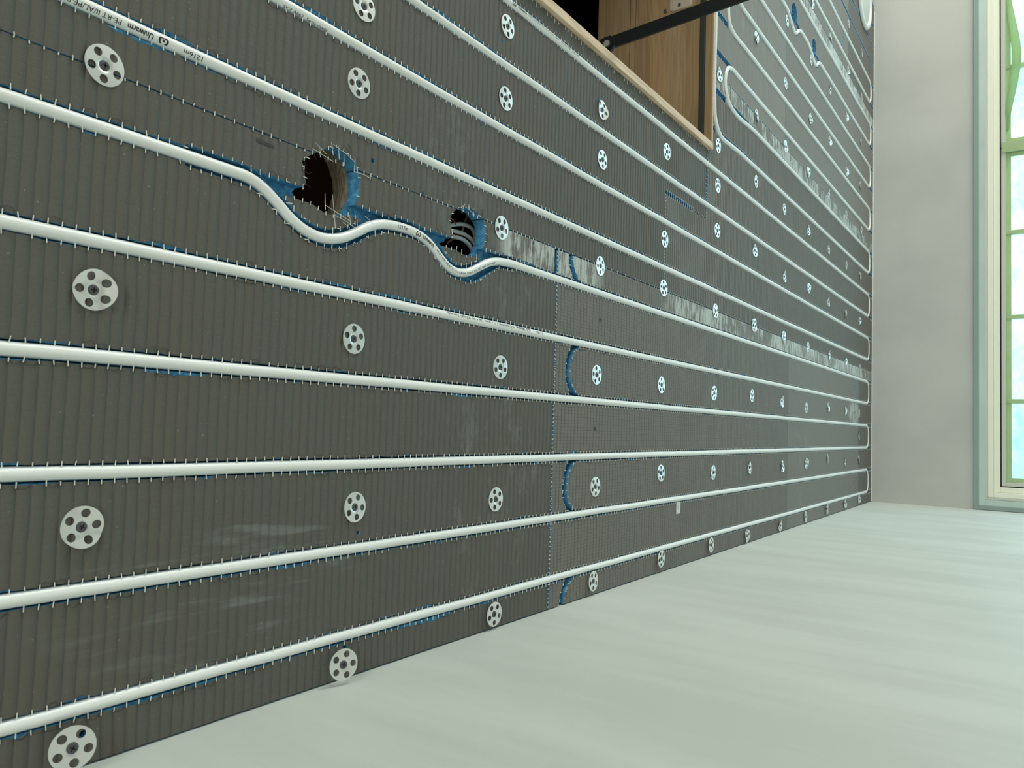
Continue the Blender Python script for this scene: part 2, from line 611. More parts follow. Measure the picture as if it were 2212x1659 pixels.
def layered_plate(outline, shapes, back, z0=0.0, surf_mat=0, deep_mat=1):
    """plate from z0 (room side) up to 'back' with cut-outs. shapes = list of (polygon, depth) ; depth None = right through.
    The deepest shape that covers a spot wins. Returns a bmesh."""
    verts, edges = [], []

    def add(poly):
        b = len(verts)
        verts.extend(Vector((p[0], p[1])) for p in poly)
        n = len(poly)
        edges.extend((b + i, b + (i + 1) % n) for i in range(n))

    add(outline)
    lo = np.asarray(outline).min(0) - 1
    hi = np.asarray(outline).max(0) + 1
    use = []
    for poly, d in shapes:
        q = np.asarray(poly)
        if (q.max(0) < lo).any() or (q.min(0) > hi).any():
            continue
        use.append((poly, d))
        add(poly)
    ov, oe, of, _, _, _ = delaunay_2d_cdt(verts, edges, [], 0, 1e-4)
    tri = [f for f in of if len(f) == 3]
    V2 = np.array([(v[0], v[1]) for v in ov])
    T = np.array(tri)
    cen = V2[T].mean(1)
    area2 = np.abs(np.cross(V2[T[:, 1]] - V2[T[:, 0]], V2[T[:, 2]] - V2[T[:, 0]]))
    inside = pip(outline, cen) & (area2 > 1e-6)
    level = np.full(len(T), z0, float)
    for poly, d in use:
        c = pip(poly, cen)
        if d is None:
            level[c] = 1e6
        else:
            level[c] = np.maximum(level[c], d)
    solid = inside & (level < 1e5)
    bm = bmesh.new()
    cache = {}

    def vert(i, z):
        key = (int(i), round(float(z), 3))
        if key not in cache:
            cache[key] = bm.verts.new(wp(V2[i, 0], V2[i, 1], z))
        return cache[key]

    emap = {}
    for ti in range(len(T)):
        if not solid[ti]:
            continue
        a, b, c = T[ti]
        z = level[ti]
        try:
            f = bm.faces.new((vert(a, z), vert(c, z), vert(b, z)))
            f.material_index = surf_mat if z == z0 else deep_mat
            f2 = bm.faces.new((vert(a, back), vert(b, back), vert(c, back)))
            f2.material_index = deep_mat
        except ValueError:
            pass
        for p, q in ((a, b), (b, c), (c, a)):
            emap.setdefault((min(p, q), max(p, q)), []).append((ti, p, q))
    for (p, q), lst in emap.items():
        zs = [level[t[0]] for t in lst]
        if len(lst) == 1:
            za, zb = zs[0], back
        elif zs[0] != zs[1]:
            za, zb = min(zs), max(zs)
        else:
            continue
        try:
            f = bm.faces.new((vert(p, za), vert(q, za), vert(q, zb), vert(p, zb)))
            f.material_index = deep_mat
        except ValueError:
            pass
    bmesh.ops.recalc_face_normals(bm, faces=bm.faces)
    return bm


ply_shapes = [
    (circle(580, -3353, 53, 44, 0.03, 3), None),
    (circle(577, -3060, 74, 30, 0.05, 5), None),
    (circle(1675, -1400, 38, 30, 0.03, 9), None),
    ([(HV0, HU0), (HV1, HU0), (HV1, HU1), (HV0, HU1)], None),
]
bm = layered_plate([(0, RY * 1000), (RX * 1000, RY * 1000), (RX * 1000, 0), (0, 0)], ply_shapes, 44, 20, 0, 0)
struct(obj('ceiling', bm, M['ply']))
# loft space above, dark and closed
bm = bmesh.new()
z0, z1 = H + 0.044, H + 1.5
for a in ((-0.1, 0.0, RY, 0, z0, z1), (RX, RX + .1, RY, 0, z0, z1), (0, RX, RY - .1, RY, z0, z1), (0, RX, 0, .1, z0, z1), (-0.1, RX + .1, RY - .1, 0.1, z1, z1 + .1)):
    box(bm, *a)
struct(obj('wall_attic', bm, M['attic']))
# joists over the boards
for i, u in enumerate((-3420, -2950, -1250, -600)):
    bm = bmesh.new()
    box(bm, 0.0, 0.95, u / 1000, u / 1000 + 0.06, H + 0.046, H + 0.24)
    o = obj('trim_%d' % (i + 11), bm, M['attic'])
    struct(o)

# ------------------------------------------------------------------ pipe runs (plan paths)
UA = -78.0        # far turn of the loops


def far_turn(v0, v1, r=38.0):
    """from v0 round to v1 (v1 > v0) next to the window wall"""
    if v1 > v0:
        return arc_pts(v0 + r, UA - r, r, 180, 90, 8) + arc_pts(v1 - r, UA - r, r, 90, 0, 8)
    return arc_pts(v0 - r, UA - r, r, 0, 90, 8) + arc_pts(v1 + r, UA - r, r, 90, 180, 8)


START = -4350.0


def line(v, u0, u1, step=60.0):
    n = max(2, int(abs(u1 - u0) / step))
    return [(v + 0.7 * hnoise(v * .37, (u0 + (u1 - u0) * i / n) * .013), u0 + (u1 - u0) * i / n) for i in range(n + 1)]


wave_first = [(550, -3525), (550, -3476), (549, -3451), (543, -3433), (532, -3414), (520, -3396), (511, -3374), (508, -3349), (514, -3321),
              (526, -3297), (538, -3276), (546, -3254), (549.5, -3226), (549, -3193), (542, -3166), (529, -3145), (517, -3124), (513, -3102),
              (518, -3077), (531, -3050), (541, -3028), (547, -3004), (550, -2967)]
wave_second = [(1650, -1560), (1650, -1500), (1645, -1470), (1628, -1438), (1614, -1402), (1620, -1372), (1640, -1345), (1651, -1315), (1652, -1265),
               (1650, -1225), (1640, -1180), (1618, -1132), (1622, -1100), (1642, -1072), (1650, -1040), (1650, -980)]
runs = {}
UT = UA - 38
runs['a'] = line(50, START, UT) + far_turn(50, 150)[1:] + line(150, UT, START)[1:]
runs['b'] = line(250, START, UT) + far_turn(250, 350)[1:] + line(350, UT, START)[1:]
runs['c'] = line(450, START, UT) + far_turn(450, 550)[1:] + line(550, UT, -2930)[1:] + wave_first[::-1] + line(550, -3570, START)
runs['d'] = line(650, START, UT) + far_turn(650, 750)[1:] + line(750, UT, START)[1:]
runs['e'] = line(850, START, UT) + far_turn(850, 950)[1:] + line(950, UT, START)[1:]
runs['f'] = ([(1800, -2117), (1500, -2117), (1344, -2117), (1255, -2118), (1160, -2119), (1103, -2115), (1066, -2099), (1046, -2060), (1047, -1987)]
             + line(1050, -1930, UT) + far_turn(1050, 1150)[1:] + line(1150, UT, -1780)[1:]
             + [(1147, -1850), (1143, -1900), (1142, -1950), (1147, -1992), (1161, -2022), (1188, -2040), (1218, -2038), (1242, -2018), (1251, -1985), (1250, -1950)]
             + line(1250, -1900, UT) + far_turn(1250, 1350)[1:] + line(1350, UT, -1900)[1:]
             + [(1348, -1940), (1350, -1985), (1362, -2016), (1388, -2028), (1430, -2031), (1560, -2031), (1800, -2031)])
runs['g'] = ([(1800, -1968), (1560, -1968), (1500, -1966), (1463, -1950), (1450, -1915), (1450, -1860)] + line(1450, -1800, UT)
             + far_turn(1450, 1550)[1:] + line(1550, UT, -2100)[1:])
runs['h'] = line(1650, -2100, -1600) + wave_second + line(1650, -940, UT) + far_turn(1650, 1750)[1:] + line(1750, UT, -2100)[1:]
runs['i'] = line(1850, -2100, UT) + far_turn(1850, 1950)[1:] + line(1950, UT, -2100)[1:]


def pipe_z(v):
    return 3.6 - 1.9 * min(1.0, max(0.0, (v - 500.0) / 900.0))


smooth_runs = {}
for key, pts in runs.items():
    # dense only where it bends
    out = []
    for i, p in enumerate(pts):
        out.append((p[0], p[1]))
    c = catmull([(p[0], p[1], 0.0) for p in out], 7.0)
    # thin out the straight parts
    keep = [c[0]]
    for i in range(1, len(c) - 1):
        a = (c[i] - keep[-1])
        b = (c[i + 1] - c[i])
        if a.length > 45 or (a.length > 1e-6 and b.length > 1e-6 and a.angle(b) > 0.02):
            keep.append(c[i])
    keep.append(c[-1])
    smooth_runs[key] = keep


# ------------------------------------------------------------------ grooves
def strip(pts, w, jit=0.7, seed=0.0, wfun=None, step=9.0):
    """polygon round a plan path: ragged knife and router edges"""
    P_ = [Vector((p[0], p[1])) for p in pts]
    # resample
    R_ = [P_[0]]
    for a, b in zip(P_, P_[1:]):
        n = max(1, int((b - a).length / step))
        for j in range(1, n + 1):
            R_.append(a.lerp(b, j / n))
    L_, Rr = [], []
    for i, p in enumerate(R_):
        a = R_[max(0, i - 1)]
        b = R_[min(len(R_) - 1, i + 1)]
        t = (b - a)
        t.normalize()
        nrm = Vector((-t.y, t.x))
        ww = w if wfun is None else wfun(p)
        L_.append(p + nrm * (ww / 2 + jit * hnoise(p.x * .29 + seed, p.y * .23, 1.0)))
        Rr.append(p - nrm * (ww / 2 + jit * hnoise(p.x * .29 + seed, p.y * .23, 5.0)))
    return [(q.x, q.y) for q in L_ + Rr[::-1]]


GW, GD = 15.4, 13.5
groove_paths = []            # (path, width, boards or None)
for v in (50, 150, 250, 350, 450, 550, 650, 750, 850, 950):
    groove_paths.append(([(v, START), (v, -4)], GW, None))
for v in (1050, 1150, 1250, 1350, 1450, 1550, 1650, 1750, 1850, 1950, 2050, 2150, 2250, 2350, 2450, 2550):
    groove_paths.append(([(v, -2140), (v, -4)], GW if v < 2000 else 12.0, None))
near_boards = ('B',)
for v0, v1 in ((-50, 50), (150, 250), (350, 450), (550, 650)):
    groove_paths.append((arc_pts((v0 + v1) / 2, -2746, 50, 180, 360, 22), 14.5, ('B',)))
for v0, v1 in ((50, 150), (250, 350), (450, 550)):
    groove_paths.append(([(v0, -430), (v0 + 12, -408), (v0 + 35, -398), (v0 + 65, -396), (v0 + 88, -406), (v1, -430)], 7.0, ('B2',)))
groove_paths.append(([(1850, -735), (1868, -700), (1900, -676), (1935, -665), (1950, -650)], 9.0, None))
# turns where the pipe lies
for v0 in range(50, 1950, 200):
    groove_paths.append(([(v0, UT - 5)] + far_turn(v0, v0 + 100) + [(v0 + 100, UT - 5)], 14.0, None))
groove_paths.append((([(p[0], p[1]) for p in catmull([(a, b, 0) for a, b in wave_first], 7)]), 21.0, None))
groove_paths.append((([(p[0], p[1]) for p in catmull([(a, b, 0) for a, b in wave_second], 8)]), 19.0, None))
groove_paths.append((([(p[0], p[1]) for p in catmull([(a, b, 0) for a, b in runs['f'][:12]], 12)]), 21.0, None))
i0 = next(i for i, p in enumerate(runs['f']) if p == (1142, -1950))
groove_paths.append((([(p[0], p[1]) for p in catmull([(a, b, 0) for a, b in runs['f'][i0 - 3:i0 + 9]], 10)]), 16.0, None))
groove_paths.append(([(1350, -1900), (1350, -1985), (1362, -2016), (1388, -2028), (1430, -2031), (1800, -2031)], 16.0, None))
groove_paths.append(([(1800, -1968), (1560, -1968), (1500, -1966), (1463, -1950), (1450, -1915), (1450, -1860)], 15.0, None))

shapes_all = []              # (poly, depth, boards)
for i, (p, w, bl) in enumerate(groove_paths):
    shapes_all.append((strip(p, w, 0.8, i * 7.7), GD, bl))
# spotlight holes
hole1 = [(586, -3385), (574, -3381), (561, -3379), (553, -3386), (545, -3378), (541, -3366), (537, -3352), (536, -3338), (540, -3322), (549, -3310),
         (560, -3302), (572, -3298), (585, -3298), (596, -3300), (606, -3306), (613, -3316), (617, -3328), (616, -3341), (610, -3352), (604, -3362), (596, -3374)]
hole1 = [(p.x + 0.9 * hnoise(i * 3.1, 2), p.y + 0.9 * hnoise(i * 2.3, 7)) for i, p in enumerate(catmull([(a, b, 0) for a, b in hole1 + hole1[:1]], 4)[:-1])]
hole2 = [(584, -3125), (570, -3122), (556, -3119), (549, -3130), (544, -3118), (541, -3102), (539, -3085), (543, -3066), (553, -3052), (566, -3044),
         (580, -3042), (592, -3045), (601, -3054), (607, -3068), (609, -3084), (606, -3098), (600, -3111), (593, -3120)]
hole2 = [(p.x + 0.8 * hnoise(i * 3.3, 12), p.y + 0.8 * hnoise(i * 2.1, 17)) for i, p in enumerate(catmull([(a, b, 0) for a, b in hole2 + hole2[:1]], 4)[:-1])]
shapes_all.append((hole1, None, None))
shapes_all.append((hole2, None, None))
shapes_all.append((circle(1674, -1400, 35, 40, 0.05, 21, 1.0, 0.95), None, None))
shapes_all.append((circle(1676, -1137, 30, 36, 0.05, 25, 1.0, 0.9), 19.0, None))
# the deeper hollows cut beside the bends of the snaking pipe
shapes_all.append(([(p.x + 0.8 * hnoise(p.y * .21, 3), p.y) for p in catmull([(a, b, 0) for a, b in
    [(522, -3412), (506, -3384), (498, -3358), (499, -3332), (509, -3306), (522, -3284), (530, -3290), (518, -3320), (512, -3350), (522, -3390)]], 6)], GD, None))
shapes_all.append(([(p.x + 0.8 * hnoise(p.y * .21, 6), p.y) for p in catmull([(a, b, 0) for a, b in
    [(524, -3136), (509, -3115), (502, -3096), (503, -3074), (510, -3054), (521, -3036), (534, -3012), (544, -2996), (544, -3010), (532, -3045), (519, -3080), (517, -3110)]], 6)], GD, None))
# wider cuts along joints
shapes_all.append(([(555, -2848), (600, -2849), (600, -2838), (554, -2837)], 12.0, None))
shapes_all.append((strip([(814, -2402), (815, -2330), (814, -2240)], 8.0, 1.6, 3.3), 12.0, None))
shapes_all.append((strip([(855, -2160), (985, -2158)], 9.0, 1.2, 5.3), 12.0, None))
shapes_all.append((strip([(458, -302), (542, -302)], 7.0, 0.6, 9.3), 12.0, None))
# stray drill holes
for v, u, r in ((168, -3276, 2.6), (205, -3268, 2.0), (196, -3014, 2.4), (896, -2654, 2.6), (882, -3017, 2.2), (619, -3277, 3.0), (603, -3183, 2.6), (594, -2915, 2.4),
                (903, -2712, 2.6), (196, -2085, 2.2), (36, -3290, 3.6), (28, -3590, 3.4)):
    shapes_all.append((circle(v, u, r, 12, 0.25, u), 12.0, None))
# chipped skin along the groove edges
chips = [(50, -1, -3210, -3090, 5.5), (50, 1, -3190, -3120, 4.0), (350, -1, -3560, -3490, 5.0), (350, -1, -3110, -3060, 4.5), (150, -1, -3400, -3340, 3.0),
         (550, 1, -3490, -3455, 5.0), (650, -1, -3610, -3540, 5.0), (450, 1, -3270, -3180, 3.5), (750, 1, -3395, -3350, 4.5), (50, -1, -3560, -3520, 2.5),
         (550, 1, -2985, -2900, 3.5), (350, 1, -2620, -2540, 3.0), (450, 1, -3350, -3300, 2.5), (850, 1, -3180, -3120, 3.0)]
for v in range(50, 1950, 100):
    for side in (-1, 1):
        u = -3700 + rnd.random() * 150
        while u < -200:
            L = 12 + rnd.random() * 45
            if (v > 950 and u < -2000):
                u += 200
                continue
            chips.append((v, side, u, u + L, 1.3 + 2.2 * rnd.random() ** 2))
            u += L + 40 + rnd.random() * 220
for v, side, u0, u1, d in chips:
    n = max(4, int((u1 - u0) / 5))
    e = v + side * (GW / 2 - 1.5)
    a = [(e, u0 + (u1 - u0) * i / n) for i in range(n + 1)]
    b = [(e + side * (1.5 + d * math.sin(PI * i / n) ** 0.5 * (0.7 + 0.5 * hnoise(i * 1.3, u0, v)) if 0 < i < n else e and 0.5), u0 + (u1 - u0) * i / n) for i in range(n + 1)]
    b = [(e + side * 0.6 if i in (0, n) else b[i][0], b[i][1]) for i in range(n + 1)]
    shapes_all.append((a + b[::-1], 1.7, None))

# ------------------------------------------------------------------ insulation boards
BT = 19.5
boards = {
    'A': ([(2, START), (599.3, START), (599.3, -2841), (2, -2841)], 'skin_ribbed',
          'dark ribbed insulation board nearest the camera along the pale plastered wall'),
    'B': ([(2, -2837.6), (598.6, -2837.6), (598.6, -1419), (2, -1419)], 'skin_grid',
          'grey mesh-textured board along the plastered wall, with the curved blue empty grooves and sticker'),
    'B2': ([(2, -1417.4), (598.6, -1417.4), (598.6, -301), (2, -301)], 'skin_plain',
           'smooth grey board along the plastered wall, second from the window wall'),
    'C': ([(2, -299), (598.6, -299), (598.6, -6), (2, -6)], 'skin_dark',
          'short grey board strip in the corner of the plastered wall and window wall'),
    'D': ([(600.7, START), (985, START), (985, -2161), (812.5, -2161), (812.5, -2401), (600.7, -2401)], 'skin_ribbed',
          'dark ribbed insulation board beside the loft hatch, nearest the camera'),
    'E': ([(601, -2399.5), (815, -2399.5), (815, -2159), (984, -2159), (984, -2137), (1198.6, -2137), (1198.6, -6), (601, -6)], 'skin_ribbed_far',
          'notched grey board between the loft hatch corner and the window wall'),
    'F': ([(1201, -2137), (1799, -2137), (1799, -1491), (1201, -1491)], 'skin_pale',
          'paler grey board just beyond the far side of the loft hatch'),
    'G': ([(1201, -1489), (1799, -1489), (1799, -6), (1201, -6)], 'skin_plain',
          'grey board with the two blue round holes, reaching the window wall'),
    'K': ([(1801, -2126), (2399, -2126), (2399, -576), (1801, -576)], 'skin_plain',
          'grey board left of the round white vent, cut off by the top picture edge'),
    'L': ([(1801, -574), (2399, -574), (2399, -6), (1801, -6)], 'skin_dark',
          'grey board carrying the round white vent in the window wall corner'),
}
board_obj = {}
board_shapes = {}
for key, (outline, skin, label) in boards.items():
    sh = [(p, d) for p, d, bl in shapes_all if bl is None or key in bl]
    lo = np.asarray(outline).min(0)
    hi = np.asarray(outline).max(0)
    sh2 = []
    for p, d in sh:
        q = np.asarray(p)
        if (q.max(0) < lo).any() or (q.min(0) > hi).any():
            continue
        sh2.append((p, d))
    # densify long outline edges a little so the cut edge is not ruler straight
    den = []
    for (a, b) in zip(outline, outline[1:] + outline[:1]):
        L = math.dist(a, b)
        n = max(1, int(L / 30))
        horizontal = abs(a[0] - b[0]) < 1
        for i in range(n):
            t = i / n
            px, py = a[0] + (b[0] - a[0]) * t, a[1] + (b[1] - a[1]) * t
            if 0 < i:
                if horizontal:
                    px += 0.35 * hnoise(py * 0.31, px)
                else:
                    py += 0.35 * hnoise(px * 0.31, py)
            den.append((px, py))
    bm = layered_plate(den, sh2, BT, 0.0, 0, 1)
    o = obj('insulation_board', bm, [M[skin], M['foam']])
    tag(o, label, 'insulation board', 'insulation boards screwed under the ceiling')
    board_obj[key] = o
    board_shapes[key] = (outline, sh2)


# ------------------------------------------------------------------ cut mesh threads along every edge
def tick(bm, v, u, dv, du, L, w=0.75, z=-0.35, h=0.55):
    """short straight glass thread centred on (v,u) pointing (dv,du)"""
    d = Vector((dv, du, 0)).normalized()
    s = Vector((-d.y, d.x, 0))
    c = Vector((v, u, z))
    q = []
    for a, b in ((-1, -1), (1, -1), (1, 1), (-1, 1)):
        for zz in (0, -h):
            p = c + d * (a * L / 2) + s * (b * w / 2) + Vector((0, 0, zz))
            q.append(bm.verts.new(wp(p.x, p.y, p.z)))
    for idx in ((0, 2, 4, 6), (7, 5, 3, 1), (0, 1, 3, 2), (2, 3, 5, 4), (4, 5, 7, 6), (6, 7, 1, 0)):
        bm.faces.new([q[i] for i in idx])


def surf_level(key, pts):
    outline, sh = board_shapes[key]
    lev = np.zeros(len(pts))
    for p, d in sh:
        c = pip(p, pts)
        lev[c] = np.maximum(lev[c], 1e6 if d is None else d)
    lev[~pip(outline, pts)] = -1
    return lev


PM = PITCH * 1000
PH = PHASE * 1000
for key in board_obj:
    outline, sh = board_shapes[key]
    cand = []
    for p, d in sh:
        if d is not None and d < 5:
            continue
        n = len(p)
        if n < 16 and d is not None and d == 12.0:
            continue
        dense = d is None or n < 300
        for (a, b) in zip(p, p[1:] + p[:1]):
            # crossing of rib lines: thread along v
            k0 = math.ceil((min(a[1], b[1]) - PH) / PM)
            k1 = math.floor((max(a[1], b[1]) - PH) / PM)
            for kk in range(k0, k1 + 1):
                uu = PH + kk * PM
                t = (uu - a[1]) / ((b[1] - a[1]) or 1e-9)
                cand.append((a[0] + (b[0] - a[0]) * t, uu, 1, 0))
            k0 = math.ceil(min(a[0], b[0]) / PM)
            k1 = math.floor(max(a[0], b[0]) / PM)
            if k1 - k0 < 8:
                for kk in range(k0, k1 + 1):
                    vv = kk * PM
                    t = (vv - a[0]) / ((b[0] - a[0]) or 1e-9)
                    if abs(b[0] - a[0]) > 0.8:
                        cand.append((vv, a[1] + (b[1] - a[1]) * t, 0, 1))
    cand = np.array(cand)
    e = 2.4
    A_ = surf_level(key, cand[:, :2] + cand[:, 2:] * e)
    B_ = surf_level(key, cand[:, :2] - cand[:, 2:] * e)
    bm = bmesh.new()
    cnt = 0
    fray_pts = []
    for (v, u, dv, du), la, lb in zip(cand, A_, B_):
        sa = (la == 0) or (0 < la < 5)
        sb = (lb == 0) or (0 < lb < 5)
        if sa == sb or la < 0 or lb < 0:
            continue
        s = 1 if sa else -1           # surface lies on +s side
        if rnd.random() < 0.04:
            continue
        L = 3.2 + 2.6 * rnd.random() + (2.5 if rnd.random() < 0.12 else 0)
        out_len = 2.1 + 0.8 * rnd.random()
        c = s * (out_len - L / 2)
        an = rnd.gauss(0, 0.10)
        big = 1.0 if u < -2300 else 0.85
        tick(bm, v + dv * c, u + du * c, dv + an * du, du + an * dv, L, 0.78 * big, -0.30)
        cnt += 1
        if u < -2500:
            fray_pts.append((v, u, s * dv, s * du))
    # threads on the joint edges
    ol = outline
    for (a, b) in zip(ol, ol[1:] + ol[:1]):
        cx, cy = sum(p[0] for p in ol) / len(ol), sum(p[1] for p in ol) / len(ol)
        if abs(a[0] - b[0]) < 1:        # runs along u
            if a[0] < 10 or a[0] > 1700:
                continue
            nrm = 1 if not pip(ol, np.array([[a[0] + 2, (a[1] + b[1]) / 2]]))[0] else -1
            kk = math.ceil((min(a[1], b[1]) - PH) / PM)
            while PH + kk * PM < max(a[1], b[1]):
                uu = PH + kk * PM
                if uu > -3750 and rnd.random() < 0.8:
                    if abs(a[0] - 985) < 2:
                        L = 3 + 7 * rnd.random() ** 2
                        tick(bm, a[0] - L / 2, uu, 1, rnd.gauss(0, .05), L, 0.7)
                        if rnd.random() < 0.6:
                            tick(bm, a[0] - L * .5, uu + 1.6, 0.3, 1, 4.0, 0.6)
                    else:
                        tick(bm, a[0] - nrm * 0.4, uu, 1, rnd.gauss(0, .2), 2.4, 0.9)
                kk += 1
        else:
            if a[1] < -4000 or a[1] > -350 or key in ('F', 'G', 'K', 'L', 'B2', 'C') or (key == 'B' and a[1] > -1500):
                continue
            nrm = 1 if not pip(ol, np.array([[(a[0] + b[0]) / 2, a[1] + 2]]))[0] else -1
            vv = math.ceil(min(a[0], b[0]) / PM * 2) * PM / 2
            while vv < max(a[0], b[0]):
                tick(bm, vv, a[1] + nrm * 0.8, rnd.gauss(0, .15), 1, 3.4, 0.85)
                vv += PM * (0.55 + 0.15 * rnd.random())
    o = obj('mesh_threads', bm, M['thread'], board_obj[key])
    o['kind'] = 'stuff'
    o['label'] = 'cut ends of pale glass mesh threads'
    # dark frayed coating hairs
    if fray_pts:
        bm = bmesh.new()
        for (v, u, dv, du) in fray_pts:
            lim = 0.42 if hnoise(v * .05, u * .012, 9.0) > -0.05 else 0.04
            if rnd.random() > lim:
                continue
            L = PM * (0.9 + 0.3 * rnd.random())
            amp = 1.6 + 2.4 * rnd.random()
            pts = []
            for j in range(6):
                t = j / 5
                off = 1.4 + amp * math.sin(PI * t) + 0.5 * rnd.gauss(0, 1)
                along = (t - 0.1) * L
                pts.append(wp(v + dv * off + du * along, u + du * off + abs(dv) * along, -0.35 - 1.2 * math.sin(PI * t) * rnd.random()))
            tube(bm, pts, 0.00022, 3, False)
        if len(bm.verts):
            o = obj('frayed_coating', bm, M['fray'], board_obj[key])
            o['kind'] = 'stuff'
            o['label'] = 'dark hair-thin frayed coating along the cut'
        else:
            bm.free()

# long loose threads round the two near holes
bm = bmesh.new()
def thr(pts, r=0.32):
    tube(bm, [wp(*p) for p in pts], r / 1000, 5, True)
for pts in (
    [(620, -3345, -1), (606, -3342, -1.5)], [(619, -3334, -1), (603, -3333, -2)], [(614, -3326, -1.4), (598, -3325, -2)], [(611, -3307, -1), (596, -3308, -1)],
    [(618, -3342, -1), (613, -3322, -1.6), (608, -3308, -1)], [(596, -3308, -1), (597, -3295, -1), (596, -3280, -0.6)], [(600, -3282, -.8), (594, -3281, -.8)],
    [(612, -3369, -1), (604, -3352, -1)], [(610, -3363, -1), (600, -3362, -1)], [(604, -3372, -1), (598, -3342, -2)],
    [(560, -3341, -2), (536, -3337, -2.5), (522, -3334, -1.5)], [(558, -3352, -2), (540, -3350, -1.5)],
    [(545, -3350, -1.5), (540, -3330, -2), (536, -3312, -1.5)], [(537, -3335, -1.5), (534, -3318, -2), (529, -3300, -1)],
    [(543, -3312, -1), (531, -3310, -1)], [(541, -3300, -1), (527, -3299, -1)], [(532, -3322, -1), (528, -3312, -1.2), (522, -3313, -1)],
    [(548, -3288, -1), (541, -3273, -2), (531, -3283, -1)],
    [(603, -3105, -1), (611, -3094, -1)], [(611, -3102, -1), (597, -3101, -1)], [(608, -3094, -1), (601, -3072, -1.5)], [(613, -3086, -1), (606, -3085, -1)],
    [(606, -3074, -1), (598, -3074, -1)]):
    thr(pts)
o = obj('loose_threads', bm, M['thread'], board_obj['A'])
o['label'] = 'long loose glass threads around the round holes'
o['kind'] = 'stuff'
bm = bmesh.new()
mmbox(bm, 588, 591.5, -3446, -3424, -0.5, 0.0)
bmesh.ops.rotate(bm, verts=bm.verts, cent=wp(590, -3434), matrix=Matrix.Rotation(0.04, 3, 'Z'))
o = obj('marker_stroke', bm, M['marker'], board_obj['A'])
o['label'] = 'short dark marker stroke'


def text_mesh(s, size, bold=0.0, sx=1.0):
    cu = bpy.data.curves.new('t', 'FONT')
    cu.body = s
    cu.size = size
    cu.offset = bold
    cu.resolution_u = 3
    ob = bpy.data.objects.new('t', cu)
    me = ob.to_mesh()
    tb = bmesh.new()
    tb.from_mesh(me)
    bmesh.ops.remove_doubles(tb, verts=tb.verts, dist=1e-4)
    for _ in range(5):
        bmesh.ops.triangulate(tb, faces=tb.faces)
        le = [e for e in tb.edges if e.calc_length() > 1.0]
        if not le:
            break
        bmesh.ops.subdivide_edges(tb, edges=le, cuts=1)
    bmesh.ops.triangulate(tb, faces=tb.faces)
    tb.verts.index_update()
    vs_ = [(v.co.x * sx, v.co.y) for v in tb.verts]
    fs = [tuple(v.index for v in f.verts) for f in tb.faces]
    tb.free()
    ob.to_mesh_clear()
    bpy.data.objects.remove(ob)
    bpy.data.curves.remove(cu)
    return vs_, fs


# sticker on board B
bm = bmesh.new()
mmbox(bm, 117, 143.5, -2307, -2285, -0.5, 0.0)
st = obj('sticker', bm, M['paper'], board_obj['B'])
st['label'] = 'small white paper sticker with grey print'
vs_, fs = text_mesh('1  11852 K', 9.0, 0.12, 0.52)
bm = bmesh.new()
q = [bm.verts.new(wp(119.5 + x, -2300.0 + (y * 1.0), -0.62)) for x, y in vs_]
for f in fs:
    try:
        bm.faces.new([q[i] for i in f])
    except ValueError:
        pass
obj('print', bm, M['greyink'], st)

# ------------------------------------------------------------------ pipes
PR = 6.2
labels = {
    'a': 'long white heating pipe loop nearest the pale plastered wall',
    'b': 'white heating pipe loop second from the pale plastered wall',
    'c': 'white heating pipe loop whose upper leg snakes around the two near round holes',
    'd': 'printed white heating pipe loop just past the joint above the two near holes',
    'e': 'white heating pipe loop running closest below the loft hatch frame',
    'f': 'white heating pipe winding along the far hatch side with a tight U-turn',
    'g': 'straight white heating pipe loop below the one dodging the blue holes',
    'h': 'white heating pipe loop that dodges the two blue round holes',
    'i': 'white heating pipe loop nearest the round white vent',
}
pipe_obj = {}
pipe_path = {}
for key, pts in smooth_runs.items():
    P3 = [wp(p.x, p.y, pipe_z(p.x) + 0.5 * hnoise(p.x * .02, p.y * .011, 4)) for p in pts]
    bm = bmesh.new()
    tube(bm, P3, PR / 1000, 20)
    o = obj('heating_pipe', bm, M['pipe'], smooth=True)
    tag(o, labels[key], 'pipe', 'white heating pipe loops under the ceiling')
    pipe_obj[key] = o
    pipe_path[key] = P3


def path_at(P3, s):
    i = 0
    for a, b in zip(P3, P3[1:]):
        L = (b - a).length
        if s <= L:
            return a.lerp(b, s / L), (b - a).normalized()
        s -= L
    return P3[-1], (P3[-1] - P3[-2]).normalized()


